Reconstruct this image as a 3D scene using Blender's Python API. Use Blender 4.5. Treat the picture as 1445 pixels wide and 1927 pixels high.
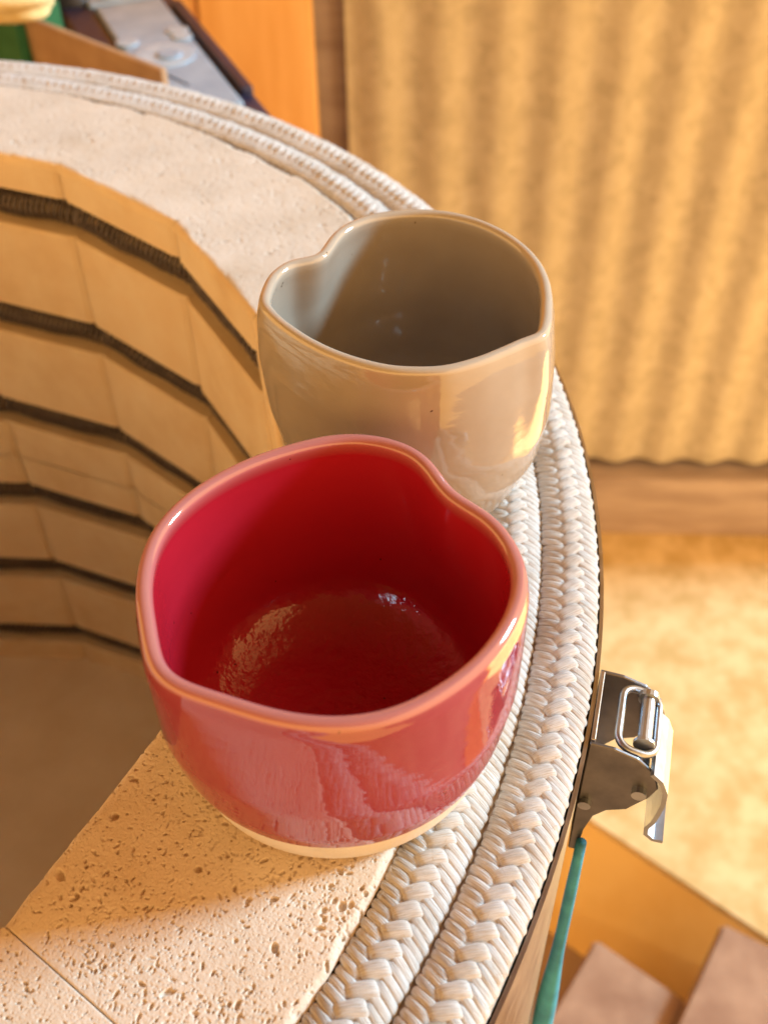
import bpy, bmesh, math, random
import numpy as np
from mathutils import Matrix, Vector

for o in list(bpy.data.objects):
    bpy.data.objects.remove(o, do_unlink=True)
S = bpy.context.scene
COL = S.collection
R_ = math.radians
rng = np.random.default_rng(7)
random.seed(7)

# ------------------------------------------------------------------ camera
PITCH, ROLL, CAM_H, FPX = 0.768212, -0.0173565, 0.255, 2000.0
right = Vector((1, 0, 0)); fwd = Vector((0, math.cos(PITCH), -math.sin(PITCH)))
upv = Vector((0, math.sin(PITCH), math.cos(PITCH)))
cR = math.cos(ROLL) * right + math.sin(ROLL) * upv
cU = -math.sin(ROLL) * right + math.cos(ROLL) * upv
cam_d = bpy.data.cameras.new('camera')
cam = bpy.data.objects.new('camera', cam_d); COL.objects.link(cam)
m = Matrix((cR, cU, -fwd)).transposed().to_4x4(); m.translation = Vector((0, 0, CAM_H))
cam.matrix_world = m
cam_d.sensor_fit = 'VERTICAL'; cam_d.sensor_height = 24.0; cam_d.lens = 24.0 * FPX / 1927.0
cam_d.clip_start = 0.01; cam_d.clip_end = 60
cam_d.dof.use_dof = True; cam_d.dof.focus_distance = 0.300
cam_d.dof.aperture_fstop = cam_d.lens / 2.9
S.camera = cam
S.render.resolution_x = 767; S.render.resolution_y = 1024

# ------------------------------------------------------------------ light
w = bpy.data.worlds.new('World'); S.world = w; w.use_nodes = True
bg = w.node_tree.nodes['Background']
bg.inputs[0].default_value = (1.0, 0.52, 0.165, 1); bg.inputs[1].default_value = 2.45

def aim(o, target):
    o.rotation_euler = (Vector(target) - o.location).to_track_quat('-Z', 'Y').to_euler()

def area(name, loc, target, sx, sy, power, col):
    l = bpy.data.lights.new(name, 'AREA'); l.shape = 'RECTANGLE'; l.size = sx; l.size_y = sy
    l.energy = power; l.color = col
    o = bpy.data.objects.new(name, l); COL.objects.link(o); o.location = loc; aim(o, target)
    return o
# cool daylight from an open door to the right
az, el, dist = R_(12), R_(24.5), 8.0
kd = Vector((math.cos(az) * math.cos(el), math.sin(az) * math.cos(el), math.sin(el)))
area('door_daylight', Vector((-0.01, 0.18, 0.03)) + kd * dist, (-0.01, 0.18, 0.03), 1.4, 1.5, 1080, (0.47, 0.80, 1.0))
# a shaft of sunshine that falls on the deck and the wall behind
sl = bpy.data.lights.new('sun_shaft', 'SPOT'); sl.energy = 74; sl.color = (1.0, 0.78, 0.46)
sl.spot_size = R_(37); sl.spot_blend = 0.14; sl.shadow_soft_size = 0.02
so = bpy.data.objects.new('sun_shaft', sl); COL.objects.link(so); so.location = (2.0, -0.9, 1.3); aim(so, (0.45, 1.3, -0.55))

# and the open sunlit ground further right
s2 = bpy.data.lights.new('sun_outside', 'SPOT'); s2.energy = 6000; s2.color = (1.0, 0.80, 0.50)
s2.spot_size = R_(19); s2.spot_blend = 0.2; s2.shadow_soft_size = 0.02
o2 = bpy.data.objects.new('sun_outside', s2); COL.objects.link(o2); o2.location = (3.6, -0.4, 2.2); aim(o2, (1.62, 0.68, -1.03))

S.view_settings.view_transform = 'Standard'; S.view_settings.look = 'None'
S.view_settings.exposure = 0; S.view_settings.gamma = 1
S.view_settings.use_curve_mapping = False
S.render.engine = 'CYCLES'
try:
    S.cycles.max_bounces = 10; S.cycles.diffuse_bounces = 6; S.cycles.glossy_bounces = 5
    S.cycles.use_denoising = True
except Exception:
    pass

# ------------------------------------------------------------------ helpers
def link(o, parent=None):
    COL.objects.link(o)
    if parent is not None:
        o.parent = parent
    return o

def empty(name, loc=(0, 0, 0), rz=0, parent=None):
    o = bpy.data.objects.new(name, None); o.empty_display_size = 0.02
    o.location = loc; o.rotation_euler = (0, 0, rz)
    return link(o, parent)

def tag(o, label, cat, group=None):
    o['label'] = label; o['category'] = cat; o['kind'] = 'thing'
    if group: o['group'] = group
    return o

def mesh_obj(name, verts, faces, mat, parent=None, smooth=False, uv=None):
    me = bpy.data.meshes.new(name)
    verts = np.asarray(verts, dtype=float)
    me.from_pydata(verts.tolist(), [], [tuple(int(i) for i in f) for f in faces])
    me.materials.append(mat)
    if smooth:
        me.polygons.foreach_set('use_smooth', [True] * len(me.polygons))
    if uv is not None:
        lay = me.uv_layers.new(name='UVMap')
        idx = np.empty(len(me.loops), dtype=np.int32); me.loops.foreach_get('vertex_index', idx)
        lay.data.foreach_set('uv', np.asarray(uv, dtype=np.float32)[idx].ravel())
    me.update()
    return link(bpy.data.objects.new(name, me), parent)

def bm_obj(name, bm, mat, parent=None, smooth=False):
    bmesh.ops.recalc_face_normals(bm, faces=bm.faces)
    me = bpy.data.meshes.new(name); bm.to_mesh(me); bm.free()
    me.materials.append(mat)
    if smooth:
        me.polygons.foreach_set('use_smooth', [True] * len(me.polygons))
    return link(bpy.data.objects.new(name, me), parent)

def grid_faces(nr, nc, wrap=False, off=0):
    f = []
    cc = nc if wrap else nc - 1
    for i in range(nr - 1):
        for j in range(cc):
            a = off + i * nc + j; b = off + i * nc + (j + 1) % nc
            f.append((a, b, b + nc, a + nc))
    return f

def box_bm(bm, x0, x1, y0, y1, z0, z1, bevel=0.0, mtx=None):
    r = bmesh.ops.create_cube(bm, size=1)
    vs = r['verts']
    for v in vs:
        v.co = Vector(((x0 + x1) / 2 + v.co.x * (x1 - x0), (y0 + y1) / 2 + v.co.y * (y1 - y0), (z0 + z1) / 2 + v.co.z * (z1 - z0)))
    if bevel:
        es = list({e for v in vs for e in v.link_edges})
        g = bmesh.ops.bevel(bm, geom=es, offset=bevel, segments=2, affect='EDGES', profile=0.5)
        vs = list({v for f in g['faces'] for v in f.verts} | {v for v in vs if v.is_valid})
    if mtx is not None:
        for v in vs:
            if v.is_valid: v.co = mtx @ v.co
    return vs

def prism_bm(bm, poly, h0, h1, mtx=None):
    """poly: list of (a,b); extruded along third axis from h0 to h1 -> coords (a, h, b)"""
    n = len(poly)
    v0 = [bm.verts.new((a, h0, b)) for a, b in poly]; v1 = [bm.verts.new((a, h1, b)) for a, b in poly]
    bm.faces.new(v0); bm.faces.new(v1[::-1])
    for i in range(n):
        bm.faces.new((v0[i], v1[i], v1[(i + 1) % n], v0[(i + 1) % n]))
    if mtx is not None:
        for v in v0 + v1: v.co = mtx @ v.co
    return v0 + v1

def tube_bm(bm, pts, r, n=10, closed=False, caps=True):
    pts = [Vector(p) for p in pts]; N = len(pts)
    rings = []
    up = None
    for i in range(N):
        if closed: t = pts[(i + 1) % N] - pts[i - 1]
        else: t = pts[min(i + 1, N - 1)] - pts[max(i - 1, 0)]
        t.normalize()
        if up is None:
            up = Vector((0, 0, 1)) if abs(t.z) < 0.9 else Vector((1, 0, 0))
        a = (up - t * up.dot(t)).normalized(); b = t.cross(a); up = a
        rr = r[i] if hasattr(r, '__len__') else r
        rings.append([bm.verts.new(pts[i] + (a * math.cos(2 * math.pi * k / n) + b * math.sin(2 * math.pi * k / n)) * rr) for k in range(n)])
    for i in range(N if closed else N - 1):
        A = rings[i]; Bq = rings[(i + 1) % N]
        for k in range(n):
            bm.faces.new((A[k], A[(k + 1) % n], Bq[(k + 1) % n], Bq[k]))
    if caps and not closed:
        bm.faces.new(rings[0][::-1]); bm.faces.new(rings[-1])

# ------------------------------------------------------------------ materials
def new_mat(name):
    mt = bpy.data.materials.new(name); mt.use_nodes = True
    nt = mt.node_tree
    return mt, nt, nt.nodes['Principled BSDF']

def N(nt, typ, **kw):
    n = nt.nodes.new(typ)
    for k, v in kw.items():
        if k.startswith('i_'):
            n.inputs[k[2:].replace('_', ' ')].default_value = v
        else:
            setattr(n, k, v)
    return n

def ramp(nt, src, stops):
    r = nt.nodes.new('ShaderNodeValToRGB'); nt.links.new(src, r.inputs[0])
    el = r.color_ramp.elements
    while len(el) > len(stops): el.remove(el[-1])
    while len(el) < len(stops): el.new(0.5)
    for e, (p, c) in zip(el, stops):
        e.position = p; e.color = (*c, 1) if len(c) == 3 else c
    return r

def bump(nt, src, strength, dist, prev=None):
    b = nt.nodes.new('ShaderNodeBump'); b.inputs['Strength'].default_value = strength; b.inputs['Distance'].default_value = dist
    nt.links.new(src, b.inputs['Height'])
    if prev is not None: nt.links.new(prev, b.inputs['Normal'])
    return b.outputs[0]

def noise(nt, vec, scale, detail=4, rough=0.55):
    n = N(nt, 'ShaderNodeTexNoise'); n.inputs['Scale'].default_value = scale
    n.inputs['Detail'].default_value = detail; n.inputs['Roughness'].default_value = rough
    if vec is not None: nt.links.new(vec, n.inputs['Vector'])
    return n.outputs['Fac']

def objco(nt):
    return nt.nodes.new('ShaderNodeTexCoord').outputs['Object']

def simple(name, c1, c2, rough=0.6, scale=40, metal=0.0, bscale=300, bdist=0.0005, bstr=0.4, stops=(0.35, 0.65), stretch=None, spec=None):
    mt, nt, b = new_mat(name)
    v = objco(nt)
    if stretch:
        mp = N(nt, 'ShaderNodeMapping'); mp.inputs['Scale'].default_value = stretch
        nt.links.new(v, mp.inputs[0]); v = mp.outputs[0]
    r = ramp(nt, noise(nt, v, scale), [(stops[0], c1), (stops[1], c2)])
    nt.links.new(r.outputs[0], b.inputs['Base Color'])
    b.inputs['Roughness'].default_value = rough; b.inputs['Metallic'].default_value = metal
    if spec is not None: b.inputs['Specular IOR Level'].default_value = spec
    if bstr:
        nt.links.new(bump(nt, noise(nt, v, bscale), bstr, bdist), b.inputs['Normal'])
    return mt

# insulating firebrick
def brick_mat(name, c1, c2):
    mt, nt, b = new_mat(name)
    v = objco(nt)
    r = ramp(nt, noise(nt, v, 30, 5), [(0.30, c1), (0.7, c2)])
    geo = N(nt, 'ShaderNodeNewGeometry')
    gr = ramp(nt, noise(nt, geo.outputs['Position'], 11, 6, 0.62), [(0.34, (0.88, 0.83, 0.76)), (0.52, (1, 1, 1)), (0.7, (1.0, 0.97, 0.93))])
    mg = N(nt, 'ShaderNodeMix'); mg.data_type = 'RGBA'; mg.blend_type = 'MULTIPLY'; mg.inputs[0].default_value = 1.0
    nt.links.new(r.outputs[0], mg.inputs[6]); nt.links.new(gr.outputs[0], mg.inputs[7])
    nt.links.new(mg.outputs[2], b.inputs['Base Color'])
    b.inputs['Roughness'].default_value = 0.95; b.inputs['Specular IOR Level'].default_value = 0.15
    vo = N(nt, 'ShaderNodeTexVoronoi'); vo.inputs['Scale'].default_value = 900
    nt.links.new(v, vo.inputs['Vector'])
    r2 = ramp(nt, vo.outputs['Distance'], [(0.0, (0, 0, 0)), (0.35, (1, 1, 1))])
    n1 = bump(nt, r2.outputs[0], 0.35, 0.0004)
    n2 = bump(nt, noise(nt, v, 1400, 3), 0.45, 0.0004, n1)
    nt.links.new(n2, b.inputs['Normal'])
    return mt
M_brick = brick_mat('firebrick', (0.73, 0.62, 0.50), (0.81, 0.725, 0.63))
M_brickface = brick_mat('golden_brick_face', (0.83, 0.67, 0.45), (0.89, 0.77, 0.57))  # golden tone carries the warm bounce light inside the kiln
M_skylit = brick_mat('skylit_brick_top', (0.68, 0.64, 0.58), (0.80, 0.77, 0.72))  # far tops paler and cooler: sky light put into the brick colour
M_floorbrick = simple('kiln_floor_brick', (0.78, 0.68, 0.54), (0.88, 0.80, 0.68), 0.95, 14, bscale=500, bstr=0.5)
M_elem = simple('heating_wire', (0.11, 0.095, 0.10), (0.18, 0.155, 0.155), 0.5, 200, metal=0.0, bstr=0.3)
M_fibre = simple('ceramic_fibre_packing', (0.62, 0.57, 0.50), (0.74, 0.70, 0.64), 0.95, 120, bscale=1500, bstr=0.6)

def rope_mat(name='woven_glass_fibre', warm=1.0):
    mt, nt, b = new_mat(name)
    uv = nt.nodes.new('ShaderNodeTexCoord').outputs['UV']
    mp = N(nt, 'ShaderNodeMapping'); mp.inputs['Scale'].default_value = (2.2, 26, 1); nt.links.new(uv, mp.inputs[0])
    oi = N(nt, 'ShaderNodeObjectInfo')
    ad = N(nt, 'ShaderNodeVectorMath', operation='ADD'); nt.links.new(mp.outputs[0], ad.inputs[0])
    sc = N(nt, 'ShaderNodeMath', operation='MULTIPLY'); sc.inputs[1].default_value = 57.0; nt.links.new(oi.outputs['Random'], sc.inputs[0])
    nt.links.new(sc.outputs[0], ad.inputs[1])
    f = noise(nt, ad.outputs[0], 1.0, 3, 0.6)
    r = ramp(nt, f, [(0.28, (0.46, 0.43, 0.40)), (0.55, (0.68, 0.69, 0.70)), (0.8, (0.78, 0.80, 0.82))])
    geo = N(nt, 'ShaderNodeNewGeometry')
    gr = ramp(nt, noise(nt, geo.outputs['Position'], 45, 4), [(0.34, (0.87, 0.82, 0.76)), (0.52, (1, 1, 1))])
    mg = N(nt, 'ShaderNodeMix'); mg.data_type = 'RGBA'; mg.blend_type = 'MULTIPLY'; mg.inputs[0].default_value = 1.0
    nt.links.new(r.outputs[0], mg.inputs[6]); nt.links.new(gr.outputs[0], mg.inputs[7])
    nt.links.new(mg.outputs[2], b.inputs['Base Color'])
    b.inputs['Roughness'].default_value = 0.62; b.inputs['Specular IOR Level'].default_value = 0.35
    b.inputs['Sheen Weight'].default_value = 0.25
    nt.links.new(bump(nt, f, 0.9, 0.00028), b.inputs['Normal'])
    return mt
M_rope = rope_mat()
M_core = simple('rope_core_fibre', (0.42, 0.36, 0.30), (0.56, 0.50, 0.44), 0.8, 300, bscale=1500)

def steel_mat(name, c1, c2, rough):
    mt, nt, b = new_mat(name)
    v = objco(nt)
    n_ = noise(nt, v, 90, 5)
    r = ramp(nt, n_, [(0.3, c1), (0.7, c2)]); nt.links.new(r.outputs[0], b.inputs['Base Color'])
    b.inputs['Metallic'].default_value = 1.0
    rr = N(nt, 'ShaderNodeMapRange'); rr.inputs['To Min'].default_value = rough - 0.08; rr.inputs['To Max'].default_value = rough + 0.12
    nt.links.new(n_, rr.inputs['Value']); nt.links.new(rr.outputs[0], b.inputs['Roughness'])
    nt.links.new(bump(nt, noise(nt, v, 600, 3), 0.12, 0.0003), b.inputs['Normal'])
    return mt
M_steel = steel_mat('stainless_steel', (0.42, 0.39, 0.37), (0.55, 0.53, 0.51), 0.30)
M_chrome = steel_mat('polished_latch_steel', (0.36, 0.41, 0.48), (0.50, 0.56, 0.64), 0.33)
M_brownsteel = steel_mat('heat_tinted_steel', (0.15, 0.155, 0.175), (0.24, 0.245, 0.27), 0.38)

def glaze_mat(name, body, edge, rough, wob, speck=None, inner=None):
    """glossy glaze; the 'rim' vertex attribute marks where it runs thin over the lip"""
    mt, nt, b = new_mat(name)
    v = objco(nt)
    at = N(nt, 'ShaderNodeAttribute'); at.attribute_name = 'rim'
    n1 = noise(nt, v, 35, 4)
    mb = ramp(nt, n1, [(0.3, body[0]), (0.7, body[1])])
    col = mb.outputs[0]
    if inner:
        ai = N(nt, 'ShaderNodeAttribute'); ai.attribute_name = 'inside'
        mi = N(nt, 'ShaderNodeMix'); mi.data_type = 'RGBA'
        nt.links.new(ai.outputs['Fac'], mi.inputs[0]); nt.links.new(col, mi.inputs[6]); mi.inputs[7].default_value = (*inner, 1)
        col = mi.outputs[2]
    mx = N(nt, 'ShaderNodeMix'); mx.data_type = 'RGBA'
    nt.links.new(at.outputs['Fac'], mx.inputs[0]); nt.links.new(col, mx.inputs[6]); mx.inputs[7].default_value = (*edge, 1)
    out = mx.outputs[2]
    if speck:
        sp = ramp(nt, noise(nt, v, 420, 1), [(0.80, (0, 0, 0)), (0.825, (1, 1, 1))])
        m2 = N(nt, 'ShaderNodeMix'); m2.data_type = 'RGBA'
        nt.links.new(sp.outputs[0], m2.inputs[0]); nt.links.new(out, m2.inputs[6]); m2.inputs[7].default_value = (*speck, 1)
        out = m2.outputs[2]
    nt.links.new(out, b.inputs['Base Color'])
    aw = N(nt, 'ShaderNodeAttribute'); aw.attribute_name = 'well'
    rw = N(nt, 'ShaderNodeMath', operation='MULTIPLY_ADD'); nt.links.new(aw.outputs['Fac'], rw.inputs[0]); rw.inputs[1].default_value = 0.20; rw.inputs[2].default_value = rough
    sw = N(nt, 'ShaderNodeMath', operation='MULTIPLY_ADD'); nt.links.new(aw.outputs['Fac'], sw.inputs[0]); sw.inputs[1].default_value = -0.36; sw.inputs[2].default_value = 0.5
    nt.links.new(sw.outputs[0], b.inputs['Specular IOR Level'])
    nt.links.new(rw.outputs[0], b.inputs['Roughness']); b.inputs['IOR'].default_value = 1.85
    mp = N(nt, 'ShaderNodeMapping'); mp.inputs['Scale'].default_value = (1, 1, 2.2); nt.links.new(v, mp.inputs[0])
    n_a = bump(nt, noise(nt, mp.outputs[0], 55, 2), wob, 0.0012)
    n_b = bump(nt, noise(nt, mp.outputs[0], 420, 2), wob * 0.5, 0.0002, n_a)
    # faint throwing rings, and a brushed, uneven bottom
    mr = N(nt, 'ShaderNodeMapping'); mr.inputs['Scale'].default_value = (6, 6, 420); nt.links.new(v, mr.inputs[0])
    n_c = bump(nt, noise(nt, mr.outputs[0], 1.0, 2), 0.10, 0.00035, n_b)
    ab = N(nt, 'ShaderNodeAttribute'); ab.attribute_name = 'well'
    mu = N(nt, 'ShaderNodeMath', operation='MULTIPLY'); nt.links.new(ab.outputs['Fac'], mu.inputs[0]); nt.links.new(noise(nt, v, 170, 3), mu.inputs[1])
    n_d = bump(nt, mu.outputs[0], 0.8, 0.0016, n_c)
    nt.links.new(n_d, b.inputs['Normal'])
    return mt
M_red = glaze_mat('raspberry_glaze', ((0.25, 0.026, 0.050), (0.29, 0.040, 0.068)), (0.47, 0.19, 0.19), 0.06, 0.16, (0.08, 0.01, 0.012), (0.44, 0.014, 0.032))
M_beige = glaze_mat('oatmeal_glaze', ((0.34, 0.295, 0.245), (0.39, 0.345, 0.29)), (0.48, 0.44, 0.38), 0.06, 0.16, (0.10, 0.07, 0.045))
M_clay = simple('bare_clay', (0.62, 0.57, 0.49), (0.72, 0.67, 0.59), 0.8, 60, bscale=900, bstr=0.3)

def galv_mat():
    mt, nt, b = new_mat('galvanised_sheet')
    v = objco(nt)
    vo = N(nt, 'ShaderNodeTexVoronoi'); vo.inputs['Scale'].default_value = 60; nt.links.new(v, vo.inputs['Vector'])
    n_ = noise(nt, v, 45, 6, 0.7)
    mx = N(nt, 'ShaderNodeMath', operation='MULTIPLY_ADD'); mx.inputs[1].default_value = 0.30
    sep = N(nt, 'ShaderNodeSeparateColor'); nt.links.new(vo.outputs['Color'], sep.inputs[0])
    nt.links.new(sep.outputs[0], mx.inputs[0]); nt.links.new(n_, mx.inputs[2])
    r = ramp(nt, mx.outputs[0], [(0.40, (0.43, 0.375, 0.28)), (0.66, (0.51, 0.45, 0.345)), (0.95, (0.57, 0.51, 0.41))])
    nt.links.new(r.outputs[0], b.inputs['Base Color'])
    b.inputs['Metallic'].default_value = 0.0; b.inputs['Roughness'].default_value = 0.75; b.inputs['Specular IOR Level'].default_value = 0.2
    nt.links.new(bump(nt, noise(nt, v, 90, 3), 0.12, 0.001), b.inputs['Normal'])
    return mt
M_galv = galv_mat()
M_postwood = simple('orange_pine', (0.74, 0.40, 0.13), (0.86, 0.53, 0.22), 0.6, 9, stretch=(3, 3, 0.4), bscale=60, bdist=0.001)
M_sill = simple('weathered_timber', (0.33, 0.25, 0.215), (0.47, 0.375, 0.33), 0.8, 14, stretch=(0.5, 3, 3), bscale=80, bdist=0.002)
M_ply = simple('plywood', (0.56, 0.40, 0.165), (0.76, 0.59, 0.32), 0.75, 26, bscale=120, bdist=0.001)
M_plyedge = simple('plywood_edge', (0.86, 0.56, 0.17), (0.94, 0.66, 0.24), 0.7, 8, bscale=80, bdist=0.001)
M_board = simple('brown_offcut_wood', (0.27, 0.16, 0.11), (0.38, 0.25, 0.18), 0.8, 20, bscale=120, bdist=0.001)
M_roof = simple('dark_roof_boards', (0.10, 0.07, 0.045), (0.16, 0.11, 0.07), 0.85, 8)
M_concrete = simple('floor_boards_dark', (0.30, 0.20, 0.12), (0.42, 0.30, 0.19), 0.85, 6, bscale=60)
M_teal = simple('teal_webbing', (0.015, 0.20, 0.36), (0.04, 0.34, 0.52), 0.6, 60, bscale=600)
M_navy = simple('navy_plastic', (0.010, 0.014, 0.045), (0.018, 0.024, 0.07), 0.4, 40, bstr=0.2)
M_panel = simple('pale_blue_panel', (0.27, 0.40, 0.56), (0.36, 0.50, 0.66), 0.35, 50, bstr=0.2)
M_button = simple('clear_grey_button', (0.36, 0.50, 0.65), (0.46, 0.60, 0.74), 0.2, 80, bstr=0.2)
M_card = simple('brown_cardboard', (0.42, 0.27, 0.16), (0.52, 0.35, 0.21), 0.85, 30, bstr=0.3)
M_green = simple('green_card', (0.015, 0.13, 0.045), (0.03, 0.18, 0.07), 0.7, 30, bstr=0.2)
M_yellow = simple('yellow_sponge', (0.72, 0.56, 0.24), (0.84, 0.70, 0.38), 0.9, 60, bscale=400, bdist=0.002)
M_black = simple('black_rubber', (0.01, 0.01, 0.014), (0.02, 0.02, 0.028), 0.5, 40)
M_bench = simple('bench_wood', (0.36, 0.21, 0.10), (0.48, 0.30, 0.15), 0.75, 10, stretch=(0.5, 4, 4))

# ------------------------------------------------------------------ setting
FLOOR_Z = -1.20
g = mesh_obj('floor', [(-3, -1.5, FLOOR_Z), (3.5, -1.5, FLOOR_Z), (3.5, 1.9, FLOOR_Z), (-3, 1.9, FLOOR_Z)], [(0, 1, 2, 3)], M_concrete)
g['kind'] = 'structure'

# open shed roof high above, and an unseen post added to shade the wall
bm = bmesh.new(); box_bm(bm, -2.8, 1.15, -2.7, 1.7, 1.75, 1.80)
g = bm_obj('roof', bm, M_roof); g['kind'] = 'structure'
bm = bmesh.new(); box_bm(bm, 0.95, 1.06, 1.19, 1.36, FLOOR_Z, 1.75, 0.004)
g = bm_obj('added_shade_post', bm, M_sill); tag(g, 'unseen added timber post keeping door daylight off the corrugated wall', 'post')

# raised plywood deck in the sunshine
DECK_Z = -1.03
deck = empty('plywood_deck', (0.45, 0.9, FLOOR_Z)); tag(deck, 'sunlit yellow plywood deck on the ground before the corrugated wall', 'deck')
dk_poly = [(0.150, 0.842), (0.262, 0.738), (0.470, 0.560), (0.95, 0.15), (2.9, 0.15), (2.9, 1.18), (0.94, 1.18), (0.94, 1.255), (0.150, 1.292)]
def deck_prism(name, z0, z1, mat, grow=0.0):
    bm = bmesh.new(); c = Vector((1.0, 0.8))
    pts = [((x - 0.45) , (y - 0.9)) for x, y in dk_poly]
    v0 = [bm.verts.new((x, y, z0 - FLOOR_Z)) for x, y in pts]; v1 = [bm.verts.new((x, y, z1 - FLOOR_Z)) for x, y in pts]
    bm.faces.new(v0[::-1]); bm.faces.new(v1)
    for i in range(len(pts)):
        j = (i + 1) % len(pts); bm.faces.new((v0[i], v0[j], v1[j], v1[i]))
    return bm_obj(name, bm, mat, deck)
deck_prism('sheet_top', DECK_Z - 0.012, DECK_Z, M_ply)
rp = deck_prism('ramp', FLOOR_Z, DECK_Z - 0.0125, M_plyedge)  # deck riser leaned out as a ramp, shaped to catch the sun shaft
for v in rp.data.vertices:
    if v.co.z < 0.01 and v.co.y + 0.9 < 0.87: v.co.x -= 0.058; v.co.y -= 0.066

# corrugated wall standing on a timber sill
WR = R_(-3.0)
wall = empty('corrugated_wall', (0.36, 1.305, -0.895), WR); tag(wall, 'galvanised corrugated metal sheet wall standing on a timber sill', 'wall')
PITCHW, AMP = 0.0745, 0.0056
xs = np.arange(-0.398, 0.585, PITCHW / 14)
prof = AMP * np.cos(2 * np.pi * (xs - 0.055) / PITCHW)
zz = [0.0, 0.3, 0.6, 0.9, 1.4, 2.0, 2.64]
V = []
for z in zz:
    for x, p in zip(xs, prof): V.append((x, p, z))
for z in zz:
    for x, p in zip(xs, prof): V.append((x, p + 0.0012, z))
nc = len(xs); F = [f[::-1] for f in grid_faces(len(zz), nc)] + grid_faces(len(zz), nc, off=len(zz) * nc)
mesh_obj('metal_sheet', V, F, M_galv, wall, smooth=True)

sill = empty('timber_sill', (0.36, 1.305, -1.20), WR); tag(sill, 'long weathered timber beam under the corrugated metal wall', 'beam')
bm = bmesh.new(); box_bm(bm, -0.50, 0.585, -0.034, 0.10, 0, 0.292, 0.006); bm_obj('beam', bm, M_sill, sill)

# orange wooden panel left of the corrugated sheet
post = empty('plank_wall', (-0.22, 1.30, -1.20)); tag(post, 'smooth orange plank wall beside the corrugated metal wall', 'wall')
for i, (x0, x1, y0) in enumerate([(-0.42, -0.165, -0.004), (-0.163, 0.012, 0.0), (0.014, 0.146, -0.006)]):
    bm = bmesh.new(); box_bm(bm, x0, x1, y0, y0 + 0.03, 0, 2.94, 0.003); bm_obj('board', bm, M_postwood, post)
# backing behind the gap between panel and sheet
bm = bmesh.new(); box_bm(bm, -2.4, 0.64, 0.062, 0.09, -1.2, 1.745)
bk = bm_obj('backing_wall', bm, M_sill); bk.location = (0.3, 1.29, 0)
tag(bk, 'dark timber wall behind the gap beside the orange panel', 'wall')

# wooden offcut blocks in front of the deck
def block(corners, zt, label):
    cx = sum(c[0] for c in corners) / 4; cy = sum(c[1] for c in corners) / 4
    o = bmesh.new()
    v0 = [o.verts.new((x - cx, y - cy, 0)) for x, y in corners]; v1 = [o.verts.new((x - cx, y - cy, zt - FLOOR_Z)) for x, y in corners]
    o.faces.new(v0[::-1]); o.faces.new(v1)
    for i in range(4):
        j = (i + 1) % 4; o.faces.new((v0[i], v0[j], v1[j], v1[i]))
    bmesh.ops.bevel(o, geom=list(o.edges), offset=0.004, segments=2, affect='EDGES')
    b = bm_obj('wooden_block', o, M_board); b.location = (cx, cy, FLOOR_Z)
    tag(b, label, 'block'); return b
block([(0.2345, 0.536), (0.155, 0.43), (0.25, 0.36), (0.325, 0.463)], -0.95, 'small reddish brown wooden block between kiln and larger block')
block([(0.378, 0.543), (0.262, 0.375), (0.47, 0.25), (0.60, 0.41)], -0.93, 'large reddish brown wooden block below the deck corner')

# ------------------------------------------------------------------ kiln
KC = Vector((-0.322393, 0.291831, 0.0))
KR0, KR1, KR2, KV = 0.3975, 0.3775, 0.3596, 0.2838
NS = 19; DA = 2 * math.pi / NS; A0 = R_(38.5)
KDEPTH = 0.462
kiln = empty('electric_kiln', (KC.x, KC.y, 0.0)); tag(kiln, 'round top loading firebrick kiln with open lid and rope sealed rim', 'kiln')

AP = KV * math.cos(DA / 2)
GROOVES = [(-0.0200 - 0.0795 * k, -0.0425 - 0.0795 * k) for k in range(6)]
TOPC = -0.232       # height of the joint between the two brick courses

def heightfield(nr, nc, L, W, seed, big=24, mid=420, small=3800, deep=1.0):
    """pitted surface of a firebrick: L metres along rows, W along columns"""
    r = np.random.default_rng(seed)
    H = np.zeros((nr, nc)); dr = L / (nr - 1); dc = W / (nc - 1)
    cl = np.c_[r.random(34) * L, r.random(34) * W]
    def stamp(n, s0, s1, depth, el):
        for _ in range(n):
            a = s0 * (s1 / s0) ** (r.random() ** 1.6); e = 1 + el * r.random() ** 2; th = r.random() * math.pi
            cy, cx = r.random() * L, r.random() * W
            if r.random() < 0.55:
                k_ = cl[r.integers(len(cl))]; cy, cx = k_[0] + r.normal(0, 0.006), k_[1] + r.normal(0, 0.006)
            ext = a * e
            i0, i1 = max(0, int((cy - ext) / dr)), min(nr, int((cy + ext) / dr) + 2)
            j0, j1 = max(0, int((cx - ext) / dc)), min(nc, int((cx + ext) / dc) + 2)
            if i1 <= i0 or j1 <= j0 or i0 >= nr or j0 >= nc: continue
            yy = (np.arange(i0, i1) * dr - cy)[:, None]; xx = (np.arange(j0, j1) * dc - cx)[None, :]
            u = (xx * math.cos(th) + yy * math.sin(th)) / (a * e); v = (-xx * math.sin(th) + yy * math.cos(th)) / a
            q = np.clip(1 - (u * u + v * v), 0, 1)
            H[i0:i1, j0:j1] = np.minimum(H[i0:i1, j0:j1], -deep * depth * a * np.minimum(1, 1.35 * np.sqrt(q)) * (0.6 + 0.8 * r.random()))
    stamp(small, 0.00015, 0.00040, 1.25, 1.8)
    stamp(mid, 0.00030, 0.00068, 1.6, 1.6)
    stamp(big, 0.0006, 0.0013, 1.2, 0.8)
    n0 = r.normal(0, 1, (nr, nc)); k = np.array([1, 4, 6, 4, 1]) / 16.
    for _ in range(1):
        n0 = np.apply_along_axis(lambda a_: np.convolve(a_, k, 'same'), 0, n0)
        n0 = np.apply_along_axis(lambda a_: np.convolve(a_, k, 'same'), 1, n0)
    H += n0 * 0.00010 * (0.5 + 0.5 * deep)
    return H

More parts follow.
